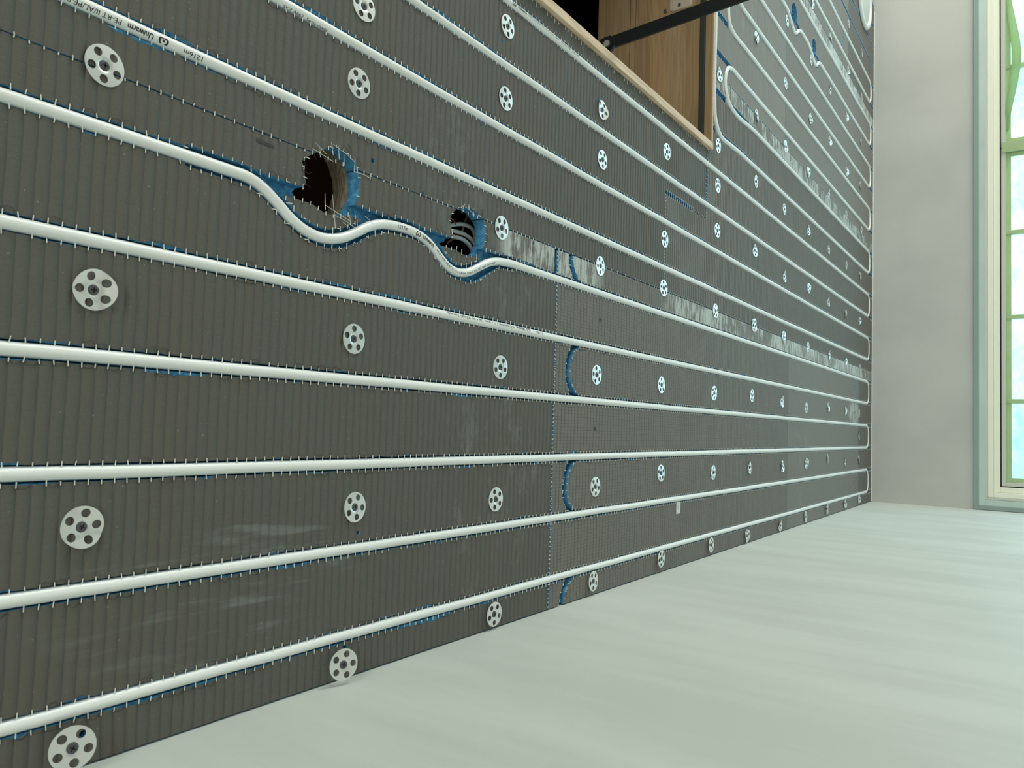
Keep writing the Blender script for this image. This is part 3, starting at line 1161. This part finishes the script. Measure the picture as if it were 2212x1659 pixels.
def print_on(key, seglist, vline, u_start, direction, ang0, name='printed_lettering'):
    """write along a pipe leg. direction +1 reads towards the window wall, -1 away from it.
    ang0: rotation of the text round the pipe, positive towards larger v"""
    P3 = pipe_path[key]
    cum = [0.0]
    for a, b in zip(P3, P3[1:]):
        cum.append(cum[-1] + (b - a).length)
    # arc length whose point is on the leg near vline at u_start
    best = None
    for i, p in enumerate(P3[:-1]):
        a, b = P3[i], P3[i + 1]
        if abs(a.x * 1000 - vline) < 60 and min(a.y, b.y) <= u_start / 1000 <= max(a.y, b.y):
            t = (u_start / 1000 - a.y) / ((b.y - a.y) or 1e-9)
            best = (cum[i] + t * (b - a).length, 1 if b.y > a.y else -1)
            break
    s0, leg = best
    sgn = direction * leg
    R = (PR + 0.12) / 1000
    for gap, s, size, bold, sx in seglist:
        vs_, fs = text_mesh(s, size, bold, sx)
        if not vs_:
            continue
        bm = bmesh.new()
        q = []
        for x, y in vs_:
            pp, t = path_at(P3, s0 + sgn * (gap + x) / 1000.0)
            td = t * sgn                       # reading direction
            # viewer looks up from below: screen-up direction for this reading direction
            upv = td.cross(Vector((0, 0, -1))).normalized() * -1
            a = (y - size * 0.35) / (PR) + (ang0 if upv.x > 0 else -ang0)
            nrm = Vector((0, 0, -1)) * math.cos(a) + upv * math.sin(a)
            q.append(bm.verts.new(pp + nrm * R))
        for f in fs:
            try:
                bm.faces.new([q[i] for i in f])
            except ValueError:
                pass
        o = obj(name, bm, M['ink'], pipe_obj[key])
        o['label'] = 'black printed lettering'


LONG = 'PE-RT II/AL/PE-RT II  12 x 1.8 mm  Class 4  ISO  SKZ A663  Swiss made'
FULL = lambda num, size=5.0: [(0, num, 6.6, 0.03, 1.2), (37, 'ω', 10.5, 0.30, 1.25), (52, 'Uniwarm', 7.4, 0.16, 0.90), (82, LONG, size, 0.03, 1.1)]
print_on('d', FULL('1216m', 6.2), 650, -3512, -1, -0.50)
print_on('c', [(0, '1217m', 6.6, 0.04, 1.1), (36, 'ω', 10.5, 0.30, 1.2), (50, 'Uniwarm', 7.4, 0.16, 0.88), (82, LONG, 4.8, 0.0, 1.02)], 549, -3232, 1, -0.15)
print_on('d', [(0, 'SKZ A663  Swiss made', 4.8, 0.0, 1.4)], 750, -3421, 1, -0.85)
print_on('e', FULL('1215m'), 850, -3135, -1, 0.80)
print_on('e', FULL('1214m')[1:], 950, -3035, 1, 0.15)
print_on('c', FULL('1219m'), 450, -2882, -1, 0.35)

# ------------------------------------------------------------------ washers
def washer_mesh(bend):
    """perforated disc, radius 17.8 mm, five holes and a dished centre; bend = 0 flat, else creased"""
    R = 17.9
    rings = []
    verts, edges = [], []

    def ring(c, r, n, off=0.0, con=True):
        b = len(verts)
        for i in range(n):
            a = 2 * PI * i / n + off
            verts.append(Vector((c[0] + r * math.cos(a), c[1] + r * math.sin(a))))
        if con:
            edges.extend((b + i, b + (i + 1) % n) for i in range(n))
    ring((0, 0), R, 56)
    holes = [(12.0 * math.cos(2 * PI * i / 5), 12.0 * math.sin(2 * PI * i / 5)) for i in range(5)]
    for hc in holes:
        ring(hc, 3.75, 20)
    ring((0, 0), 3.0, 20)
    for r, n in ((4.2, 24), (5.4, 24), (6.8, 24)):
        ring((0, 0), r, n, 0.0, False)
    for r, n in ((16.4, 30), (8.2, 20)):
        for i in range(n):
            a = 2 * PI * i / n
            p = (r * math.cos(a), r * math.sin(a))
            if all(math.dist(p, hc) > 4.3 for hc in holes):
                verts.append(Vector(p))
    for i in range(5):
        a = 2 * PI * (i + .5) / 5
        for r in (10.5, 12.5, 14.5):
            verts.append(Vector((r * math.cos(a), r * math.sin(a))))
    ov, oe, of, _, _, _ = delaunay_2d_cdt(verts, edges, [], 0, 1e-5)

    def zf(x, y):
        r = math.hypot(x, y)
        z = 0.0
        if r < 6.8:
            t = (6.8 - r) / 3.8
            z = 1.4 * min(1, t)                # dished towards the board
        z -= 0.9 - 0.4 * (r / R) ** 2          # stands a touch proud
        if bend:
            for ang, amt in bend:
                d = x * math.cos(ang) + y * math.sin(ang) - 7.5
                if d > 0:
                    z -= amt * d
        return z
    bm = bmesh.new()
    top = [bm.verts.new((v[0] / 1000, v[1] / 1000, zf(v[0], v[1]) / 1000)) for v in ov]
    bot = [bm.verts.new((v[0] / 1000, v[1] / 1000, (zf(v[0], v[1]) - 0.7) / 1000)) for v in ov]
    ed = {}
    for f in of:
        c = [sum(ov[i][j] for i in f) / len(f) for j in (0, 1)]
        if math.hypot(*c) < 3.0 or math.hypot(*c) > R or any(math.dist(c, hc) < 3.72 for hc in holes):
            continue
        bm.faces.new([top[i] for i in f])
        bm.faces.new([bot[i] for i in f][::-1])
        for a, b in zip(f, f[1:] + f[:1]):
            ed.setdefault((min(a, b), max(a, b)), []).append((a, b))
    for lst in ed.values():
        if len(lst) == 1:
            a, b = lst[0]
            bm.faces.new((top[b], top[a], bot[a], bot[b]))
    loose = [v for v in bm.verts if not v.link_faces]
    bmesh.ops.delete(bm, geom=loose, context='VERTS')
    bmesh.ops.recalc_face_normals(bm, faces=bm.faces)
    for f in bm.faces:
        f.smooth = True
    me = bpy.data.meshes.new('washer_disc')
    bm.to_mesh(me)
    bm.free()
    me.materials.append(M['steel'])
    me.set_sharp_from_angle(angle=0.6)
    return me


def screw_mesh(shank=8.0):
    bm = bmesh.new()
    prof = [(0.0, -1.75), (3.3, -1.75), (4.3, -1.45), (4.35, -1.1), (2.4, 1.6), (1.7, 2.2), (1.7, shank), (0.0, shank + 1)]
    n = 24
    rings = []
    for r, z in prof:
        if r == 0:
            rings.append([bm.verts.new((0, 0, z / 1000))])
        else:
            rings.append([bm.verts.new((r / 1000 * math.cos(2 * PI * i / n), r / 1000 * math.sin(2 * PI * i / n), z / 1000)) for i in range(n)])
    for a, b in zip(rings, rings[1:]):
        for i in range(n):
            j = (i + 1) % n
            if len(a) == 1:
                bm.faces.new((a[0], b[i], b[j]))
            elif len(b) == 1:
                bm.faces.new((a[i], b[0], a[j]))
            else:
                bm.faces.new((a[i], b[i], b[j], a[j]))
    # raised black bars for the cross slot; its shade put in as colour
    for f in bm.faces:
        f.smooth = False
    for w, l in ((1.1, 5.0), (5.0, 1.1)):
        box(bm, -w / 2000, w / 2000, -l / 2000, l / 2000, -0.00184, -0.0012, 1)
    box(bm, -0.0008, 0.0008, -0.0008, 0.0008, -0.00184, -0.001, 1)
    bmesh.ops.recalc_face_normals(bm, faces=bm.faces)
    me = bpy.data.meshes.new('screw')
    bm.to_mesh(me)
    bm.free()
    me.materials.append(M['screw'])
    me.materials.append(M['recess_shade'])
    return me


flat = washer_mesh(None)
bents = [washer_mesh([(PI, 0.60), (1.15, 0.32), (-1.15, 0.2)]), washer_mesh([(2.6, 0.35), (-0.7, 0.25)]), washer_mesh([(0.2, 0.5)]),
         washer_mesh([(-2.2, 0.38), (1.9, 0.25)])]
scr = screw_mesh(8)
scr_long = screw_mesh(26)

wl = []        # (v, u, z, kind, rotation)
rows = [
    [(23, -2997), (27, -2693), (30, -2394), (27, -2097), (22, -1825), (22, -1505), (25, -1202), (30, -899), (30, -585), (30, -306)],
    [(204, -3602), (199, -3284), (191, -2997), (195, -2687), (210, -2396), (201, -2082), (206, -1801), (201, -1479), (203, -1194), (213, -878), (195, -572), (199, -295)],
    [(407, -3604), (398, -3297), (388, -2996), (398, -2693), (397, -2403), (396, -2085), (404, -1786), (401, -1488), (392, -1193), (405, -879), (400, -576), (400, -293)],
    [(305, -299)],
    [(604, -3606), (598, -3004), (599, -2689), (605, -2402), (600, -2085), (602, -1783), (602, -1482), (600, -1181), (601, -872), (602, -580), (598, -286)],
    [(704, -3306), (711, -2402)],
    [(800, -3303), (797, -3004), (797, -2691), (802, -2082), (813, -1781), (792, -1480), (803, -1183), (800, -888), (794, -587), (805, -304)],
    [(909, -3005), (889, -2697), (903, -2400), (915, -2084)],
    [(1016, -2086), (1011, -1777), (1003, -1490), (1004, -1192), (997, -889), (997, -578), (1003, -296)],
    [(1198, -2088), (1199, -1782), (1202, -1494), (1202, -1207), (1206, -898), (1206, -586), (1208, -289)],
    [(1420, -1797), (1405, -1493), (1397, -1190), (1415, -891), (1385, -589), (1404, -307)],
    [(1610, -1486), (1609, -1181), (1610, -892), (1608, -598), (1604, -304)],
    [(1813, -1176), (1815, -893), (1816, -575), (1806, -291)],
    [(2014, -573), (2005, -299)],
]
bent_set = {(407, -3604): 0, (204, -3602): 3, (889, -2697): 1, (1198, -2088): 1, (1199, -1782): 2, (801, -1781): 1, (813, -1781): 1, (206, -1801): 3, (22, -1825): 1}
for r in rows:
    for (v, u) in r:
        kind = bent_set.get((v, u), -1)
        if kind < 0 and u > -1900:
            kind = rnd.choice([-1, -1, 0, 1, 2, 3])
        z = -4.0 if v < 40 else 0.0
        wl.append([v, u, z, kind, rnd.random() * 2 * PI])
wl.append([25, -3606, -14.5, -1, 0.5])
wl.append([23, -3305, -14.0, -1, 0.3])
for w in wl:
    if (w[0], w[1]) == (407, -3604):
        w[4] = PI / 2 * -1
    if (w[0], w[1]) == (204, -3602):
        w[4] = PI / 2 * -1 + 0.5
# label: which gap between the pipes, and how many from the window wall
pipe_v = [50 + 100 * i for i in range(20)]
NUM = ['zero', 'one', 'two', 'three', 'four', 'five', 'six', 'seven', 'eight', 'nine', 'ten', 'eleven', 'twelve', 'thirteen', 'fourteen', 'fifteen',
       'sixteen', 'seventeen', 'eighteen', 'nineteen', 'twenty', 'twenty-one']
ORD = ['', 'first', 'second', 'third', 'fourth', 'fifth', 'sixth', 'seventh', 'eighth', 'ninth', 'tenth', 'eleventh', 'twelfth', 'thirteenth']
for w in wl:
    # keep clear of grooves that hold pipe
    pass
gaps = {}
for w in wl:
    g = sum(1 for p in pipe_v if p < w[0])
    gaps.setdefault(g, []).append(w)
for g, lst in gaps.items():
    lst.sort(key=lambda w: -w[1])
    for i, w in enumerate(lst):
        v, u, z, kind, rot = w
        root = empty('fixing_washer', wp(v, u, z))
        root.rotation_euler = (rnd.gauss(0, 0.02), rnd.gauss(0, 0.02), rot)
        if z < -10:
            root.rotation_euler = (Matrix.Rotation(-0.24, 3, 'X') @ Matrix.Rotation(-0.06, 3, 'Y') @ Matrix.Rotation(rot, 3, 'Z')).to_euler()
        d = bpy.data.objects.new('disc', flat if kind < 0 else bents[kind])
        C.objects.link(d)
        d.parent = root
        s = bpy.data.objects.new('screw', scr if z > -10 else scr_long)
        C.objects.link(s)
        s.parent = root
        s['label'] = 'black cross-head screw'
        look = 'bent' if kind >= 0 else 'flat'
        if g == 0:
            where = 'between the plastered wall and its first pipe'
        else:
            where = 'between pipes %s and %s from plastered wall' % (NUM[g], NUM[g + 1])
        tag(root, '%s perforated steel washer, %s from window wall, %s' % (look, ORD[i + 1], where), 'washer', 'perforated washers holding the boards')

# lone screws without a washer
for v, u, lab in ((500, -2683, 'lone black screw head between the wavy pipe and the next pipe towards plastered wall'), (300, -2692, 'lone black screw in a pressed dent between pipes three and four')):
    o = bpy.data.objects.new('lone_screw', scr)
    o.location = wp(v, u, 0.8)
    C.objects.link(o)
    tag(o, lab, 'screw')

# ------------------------------------------------------------------ things above the holes
def cable(name, pts, r, m, label, cat):
    bm = bmesh.new()
    P3 = [wp(*p) for p in catmull(pts, 4)]
    tube(bm, P3, r / 1000, 12)
    o = obj(name, bm, m, smooth=True)
    tag(o, label, cat)
    return o


cable('electric_cable', [(560, -3135, 38), (581, -3096, 34), (589, -3080, 34), (596, -3054, 34), (594, -3031, 34), (583, -3022, 36), (572, -3019, 50)], 3.1, M['cable'],
      'uppermost grey cable seen through the second near hole', 'cable')
cable('electric_cable', [(556, -3130, 36), (576, -3098, 32), (580, -3082, 32), (581, -3052, 32), (575, -3031, 32), (564, -3021, 34), (554, -3017, 50)], 3.1, M['cable'],
      'middle grey cable seen through the second near hole', 'cable')
cable('electric_cable', [(552, -3128, 34), (569, -3101, 30), (571, -3084, 30), (572, -3060, 30), (567, -3043, 30), (556, -3030, 32), (546, -3027, 50)], 3.1, M['cable'],
      'lowest grey cable seen through the second near hole', 'cable')
cable('electric_cable', [(626, -3028, 46), (617, -3033, 42), (604, -3040, 42), (586, -3048, 42), (570, -3058, 60)], 1.7, M['cable_pink'],
      'thin pale pinkish cable crossing behind the grey ones', 'cable')
cable('red_wire', [(598, -3100, 26), (594, -3093, 24), (592, -3088, 24), (587, -3082, 24)], 0.9, M['red'], 'short red wire end inside the second near hole', 'wire')
bm = bmesh.new()
pp = [(621, -3022, 46), (613, -3022, 44), (600, -3032, 48)]
for i, (a, b) in enumerate(zip(pp, pp[1:])):
    q = [bm.verts.new(wp(a[0], a[1] - 7, a[2])), bm.verts.new(wp(a[0], a[1] + 7, a[2] + 3)), bm.verts.new(wp(b[0], b[1] + 7, b[2] + 3)), bm.verts.new(wp(b[0], b[1] - 7, b[2]))]
    q2 = [bm.verts.new(v.co + Vector((0, 0, 0.0006))) for v in q]
    bm.faces.new(q)
    bm.faces.new(q2[::-1])
    for j in range(4):
        bm.faces.new((q[j], q2[j], q2[(j + 1) % 4], q[(j + 1) % 4]))
bmesh.ops.remove_doubles(bm, verts=bm.verts, dist=1e-5)
tag(obj('paper_strip', bm, M['brown']), 'creased brown paper strip above the grey cables in the near hole', 'paper')

# ------------------------------------------------------------------ loft hatch
hatch = empty('loft_hatch', wp((HV0 + HV1) / 2, (HU0 + HU1) / 2, 0))
tag(hatch, 'open loft hatch in the ceiling with pine box frame', 'loft hatch')
hatch_loc = hatch.location.copy()


def hpart(name, bm, m, label=None, smooth=False):
    bmesh.ops.translate(bm, vec=-hatch_loc, verts=bm.verts)
    o = obj(name, bm, m, hatch, smooth)
    if label:
        o['label'] = label
    return o


TH = 16
TF = 5
bm = bmesh.new(); mmbox(bm, HV0, HV0 + TH, HU0, HU1 - TF, -9, 318, 0, 0.8)
hpart('frame_board', bm, M['pine_pale'])
bm = bmesh.new(); mmbox(bm, HV0, HV1, HU1 - TF, HU1 - 0.5, -4, 318, 0, 0.8)
hpart('frame_board', bm, M['pine'])
bm = bmesh.new(); mmbox(bm, HV1 - TH, HV1, HU0, HU1 - TF, -9, 318, 0, 0.8)
hpart('frame_board', bm, M['pine'])
bm = bmesh.new(); mmbox(bm, HV0 + TH, HV1 - TH, HU0, HU0 + TH, -9, 318, 0, 0.8)
hpart('frame_board', bm, M['pine'])
bm = bmesh.new(); mmbox(bm, HV0 + TH, HV1 - TH, HU1 - TF - 6, HU1 - TF, 15, 29, 0, 1.5)
hpart('rubber_seal', bm, M['seal'], 'black rubber seal')
bm = bmesh.new(); mmbox(bm, HV0 + TH, HV0 + TH + 6, HU0 + TH, HU1 - TF, 18, 31, 0, 1.5)
hpart('rubber_seal', bm, M['seal'], 'black rubber seal')
# pale edge glued on the far board
bm = bmesh.new(); mmbox(bm, HV0 + 2, HV1, HU1 - 3.6, HU1 - 0.4, -6.0, -3.5)
hpart('edge_strip', bm, M['pine_pale'])
# plastic catch plate
bm = bmesh.new(); mmbox(bm, 1362, 1425, HU1 - TF - 5, HU1 - TF, 50, 108, 0, 6)
for i in range(5):
    mmbox(bm, 1385 + i * 7, 1388 + i * 7, HU1 - TF - 9, HU1 - TF - 4, 46, 54, 0, 0.8)
pl = hpart('catch_plate', bm, M['plastic'], 'milky plastic catch plate')
for vv, zz in ((1368, 122), (1373, 84)):
    s = bpy.data.objects.new('screw', scr)
    s.location = wp(vv, HU1 - TF - 5, zz) - hatch_loc
    s.rotation_euler = (-PI / 2, 0, 0)
    C.objects.link(s)
    s.parent = hatch
# arm
root = empty('hatch_arm', wp(1040, -2652, 20))
tag(root, 'black flat steel arm hanging from its bolted bracket in the loft hatch', 'arm')
rl = root.location.copy()


def flatbar(pts2, y0, th, mi=0, bev=0.4):
    """prism in a plane of constant depth; pts2 = (v, z)"""
    bm = bmesh.new()
    a = [bm.verts.new(wp(p[0], y0, p[1])) for p in pts2]
    b = [bm.verts.new(wp(p[0], y0 + th, p[1])) for p in pts2]
    bm.faces.new(a)
    bm.faces.new(b[::-1])
    n = len(a)
    for i in range(n):
        bm.faces.new((a[i], b[i], b[(i + 1) % n], a[(i + 1) % n]))
    bmesh.ops.recalc_face_normals(bm, faces=bm.faces)
    if bev:
        bmesh.ops.bevel(bm, geom=list(bm.edges), offset=bev / 1000, segments=2, profile=0.5, affect='EDGES')
    bmesh.ops.translate(bm, vec=-rl, verts=bm.verts)
    return bm


# rounded end at the pivot, bar running down
cx, cz = 1034.0, 11.0
end = [(cx + 12 * math.cos(math.radians(a)), cz + 12 * math.sin(math.radians(a))) for a in range(180, -1, -15)]
bar = end + [(1078.0, -560), (1056.0, -560)]
bm = flatbar(bar, -2660, 5, 0, 0.5)
# slope the bar slightly towards the camera as it goes down
for v in bm.verts:
    z = v.co.z * 1000
    v.co.y += z * 0.030 / 1000
obj('bar', bm, M['black_steel'], root)
br = [(1045, 14), (1042, 24), (1030, 30), (1014, 42), (1003, 56), (1003, 14), (1014, 0), (1024, -7), (1038, -6), (1045, 2)]
bm = flatbar(br, -2666.5, 5, 0, 0.4)
obj('bracket', bm, M['black_steel'], root)
bm = bmesh.new()
for r, y0, y1, mi in ((10.0, -2669, -2666, 0), (6.2, -2671.6, -2668.5, 1)):
    n = 28
    a = [bm.verts.new(wp(1029 + r * math.cos(2 * PI * i / n), y0, 8 + r * math.sin(2 * PI * i / n))) for i in range(n)]
    b = [bm.verts.new(wp(1029 + r * math.cos(2 * PI * i / n), y1, 8 + r * math.sin(2 * PI * i / n))) for i in range(n)]
    fa = bm.faces.new(a)
    fb = bm.faces.new(b[::-1])
    fs = [bm.faces.new((a[i], b[i], b[(i + 1) % n], a[(i + 1) % n])) for i in range(n)]
    for f in fs + [fa, fb]:
        f.material_index = mi
bmesh.ops.recalc_face_normals(bm, faces=bm.faces)
bmesh.ops.translate(bm, vec=-rl, verts=bm.verts)
o = obj('pivot_bolt', bm, [M['black_steel'], M['bolt']], root)
o['label'] = 'bright bolt head on black washer'

# filler bead and plaster along the far hatch side, ragged edge of plaster along the window wall
bm = bmesh.new()
pts = [wp(986 + i * 12, -2136.5 + 0.8 * hnoise(i * .9, 3), -0.8) for i in range(40)]
tube(bm, pts, 0.0016, 6, True, 0, [0.0011 + 0.0009 * abs(hnoise(i * 1.1, 8)) + (0.004 if 17 <= i <= 18 else 0) for i in range(40)])
o = obj('filler_bead', bm, M['caulk'])
tag(o, 'thin white filler bead along the far side of the loft hatch', 'filler')
bm = bmesh.new()
pts = [wp(5 + i * 9, -2.6 + 0.8 * hnoise(i * .7, 3), -0.4 + 1.0 * hnoise(i * .45, 5)) for i in range(260)]
tube(bm, pts, 0.003, 6, True, 0, [0.0026 + 0.0022 * max(0, hnoise(i * .33, 9)) for i in range(260)])
o = obj('trim_1', bm, M['caulk'])
struct(o)

# ------------------------------------------------------------------ round vent
root = empty('ceiling_vent', wp(2283, -262, 0))
tag(root, 'round white ceiling vent near the window wall', 'vent')


def lathe(prof, n=64):
    bm = bmesh.new()
    rings = []
    for r, z in prof:
        if r < 1e-6:
            rings.append([bm.verts.new((0, 0, z / 1000))])
        else:
            rings.append([bm.verts.new((r / 1000 * math.cos(2 * PI * i / n), r / 1000 * math.sin(2 * PI * i / n), z / 1000)) for i in range(n)])
    for a, b in zip(rings, rings[1:]):
        for i in range(n):
            j = (i + 1) % n
            if len(a) == 1:
                f = bm.faces.new((a[0], b[i], b[j]))
            elif len(b) == 1:
                f = bm.faces.new((a[i], b[0], a[j]))
            else:
                f = bm.faces.new((a[i], b[i], b[j], a[j]))
            f.smooth = True
    bmesh.ops.recalc_face_normals(bm, faces=bm.faces)
    return bm


R0 = 147
obj('rim', lathe([(R0 - 4, 0), (R0, -2), (R0, -6), (R0 - 4, -11), (R0 - 18, -13), (R0 - 24, -9), (R0 - 26, 0)]), M['vent'], root)
obj('cover_plate', lathe([(0, -6), (R0 - 30, -6), (R0 - 26, -4), (R0 - 24.5, -2), (R0 - 24.5, 0), (0, 0)]), M['vent_in'], root)

# ------------------------------------------------------------------ window
def ring_frame(name, x0, x1, z0, z1, w, y0, y1, m, parent=None, bev=0.001, w_in=None):
    """rectangular frame (outer x0..x1, z0..z1, bar width w) between depths y0..y1"""
    bm = bmesh.new()
    box(bm, x0, x1, y0, y1, z1 - w, z1, 0, bev)
    box(bm, x0, x1, y0, y1, z0, z0 + w, 0, bev)
    box(bm, x0, x0 + w, y0, y1, z0 + w, z1 - w, 0, bev)
    box(bm, x1 - w, x1, y0, y1, z0 + w, z1 - w, 0, bev)
    return obj(name, bm, m, parent)


TOP = H
# plaster reveal steps round the opening
o = ring_frame('trim_2', 0.0015, 3.205, 0.755, TOP - 0.412, 0.018, -0.014, -0.0005, M['trim_dark'])
struct(o)
o = ring_frame('trim_3', 0.0195, 3.187, 0.773, TOP - 0.430, 0.0255, -0.010, -0.0005, M['trim_green'])
struct(o)
win = empty('window_1', (1.6, 0.05, 1.45))
struct(win)
wloc = win.location.copy()


def wpart(o, label=None):
    o.location = o.location - wloc
    if label:
        o['label'] = label
    return o


A0, A1, B0, B1 = 0.046, 3.159, 0.801, TOP - 0.453
wpart(ring_frame('outer_lip', A0, A1, B0, B1, 0.010, -0.006, 0.10, M['sash'], win))
wpart(ring_frame('frame', A0 + .010, A1 - .010, B0 + .010, B1 - .010, 0.021, 0.004, 0.10, M['cream'], win, 0.002))
wpart(ring_frame('frame_step', A0 + .031, A1 - .031, B0 + .031, B1 - .031, 0.024, 0.014, 0.10, M['cream'], win, 0.003))
wpart(ring_frame('gasket', A0 + .055, A1 - .055, B0 + .055, B1 - .055, 0.006, 0.034, 0.10, M['gap'], win, 0.0))
# two sashes
xm = 1.583
sx = [(A0 + .060, xm - .004), (xm + .004, A1 - .060)]
for si, (x0, x1) in enumerate(sx):
    zt, zb = B1 - .060, B0 + .060
    s = wpart(ring_frame('sash', x0, x1, zb, zt, 0.017, 0.022, 0.07, M['sash'], win, 0.0015))
    bars = [0.471, 0.837, 1.207] if si == 0 else [1.945, 2.31, 2.67]
    for bx in bars:
        bm = bmesh.new()
        box(bm, bx - 0.009, bx + 0.009, 0.030, 0.056, zb + .017, zt - .017, 0, 0.002)
        b = obj('glazing_bar', bm, M['tape'], s)
        b.location = -Vector((0, 0, 0))
        b['label'] = 'glazing bar covered with green tape'
    # tape round the pane edge and over the meeting stile
    t = ring_frame('masking_tape', x0 + .0172, x1 - .0172, zb + .0172, zt - .0172, 0.019, 0.034, 0.040, M['tape'], s, 0.001)
    t['label'] = 'green masking tape'
    # pane covered by wrinkled film
    bm = bmesh.new()
    nx, nz = 60, 40
    g = [[bm.verts.new((x0 + .017 + (x1 - x0 - .034) * i / nx, 0.050 + 0.0016 * hnoise(i * .6, j * .5, si * 9), zb + .017 + (zt - zb - .034) * j / nz)) for j in range(nz + 1)] for i in range(nx + 1)]
    for i in range(nx):
        for j in range(nz):
            f = bm.faces.new((g[i][j], g[i + 1][j], g[i + 1][j + 1], g[i][j + 1]))
            f.smooth = True
    p = obj('pane', bm, M['film'], s)
    p['label'] = 'pane covered with pale blue protective film'
bm = bmesh.new()
box(bm, xm - .024, xm + .024, 0.016, 0.0215, B0 + .06, B1 - .062, 0, 0.001)
t = obj('masking_tape', bm, M['tape'], win)
wpart(t)
t['label'] = 'wide green tape over the meeting stiles'
# loose tape end curling off the upper right part
bm = bmesh.new()
pts = []
for j in range(26):
    a = j / 25
    x = 1.66 + 0.62 * a
    z = B1 - 0.078 - 0.030 * math.sin(PI * a) ** 2 - 0.01 * a
    y = 0.030 - 0.022 * math.sin(PI * a)
    pts.append((x, y, z, 0.010 + 0.012 * math.sin(PI * a)))
rows_ = [[bm.verts.new((x, y, z - w)), bm.verts.new((x, y - 0.004, z)), bm.verts.new((x, y, z + w * .6))] for x, y, z, w in pts]
for a, b in zip(rows_, rows_[1:]):
    for j in range(2):
        f = bm.faces.new((a[j], b[j], b[j + 1], a[j + 1]))
        f.smooth = True
sol = bmesh.ops.solidify(bm, geom=list(bm.faces), thickness=0.0004)
t = obj('loose_tape', bm, M['tape'], win)
wpart(t)
t['label'] = 'loose curling green tape end'
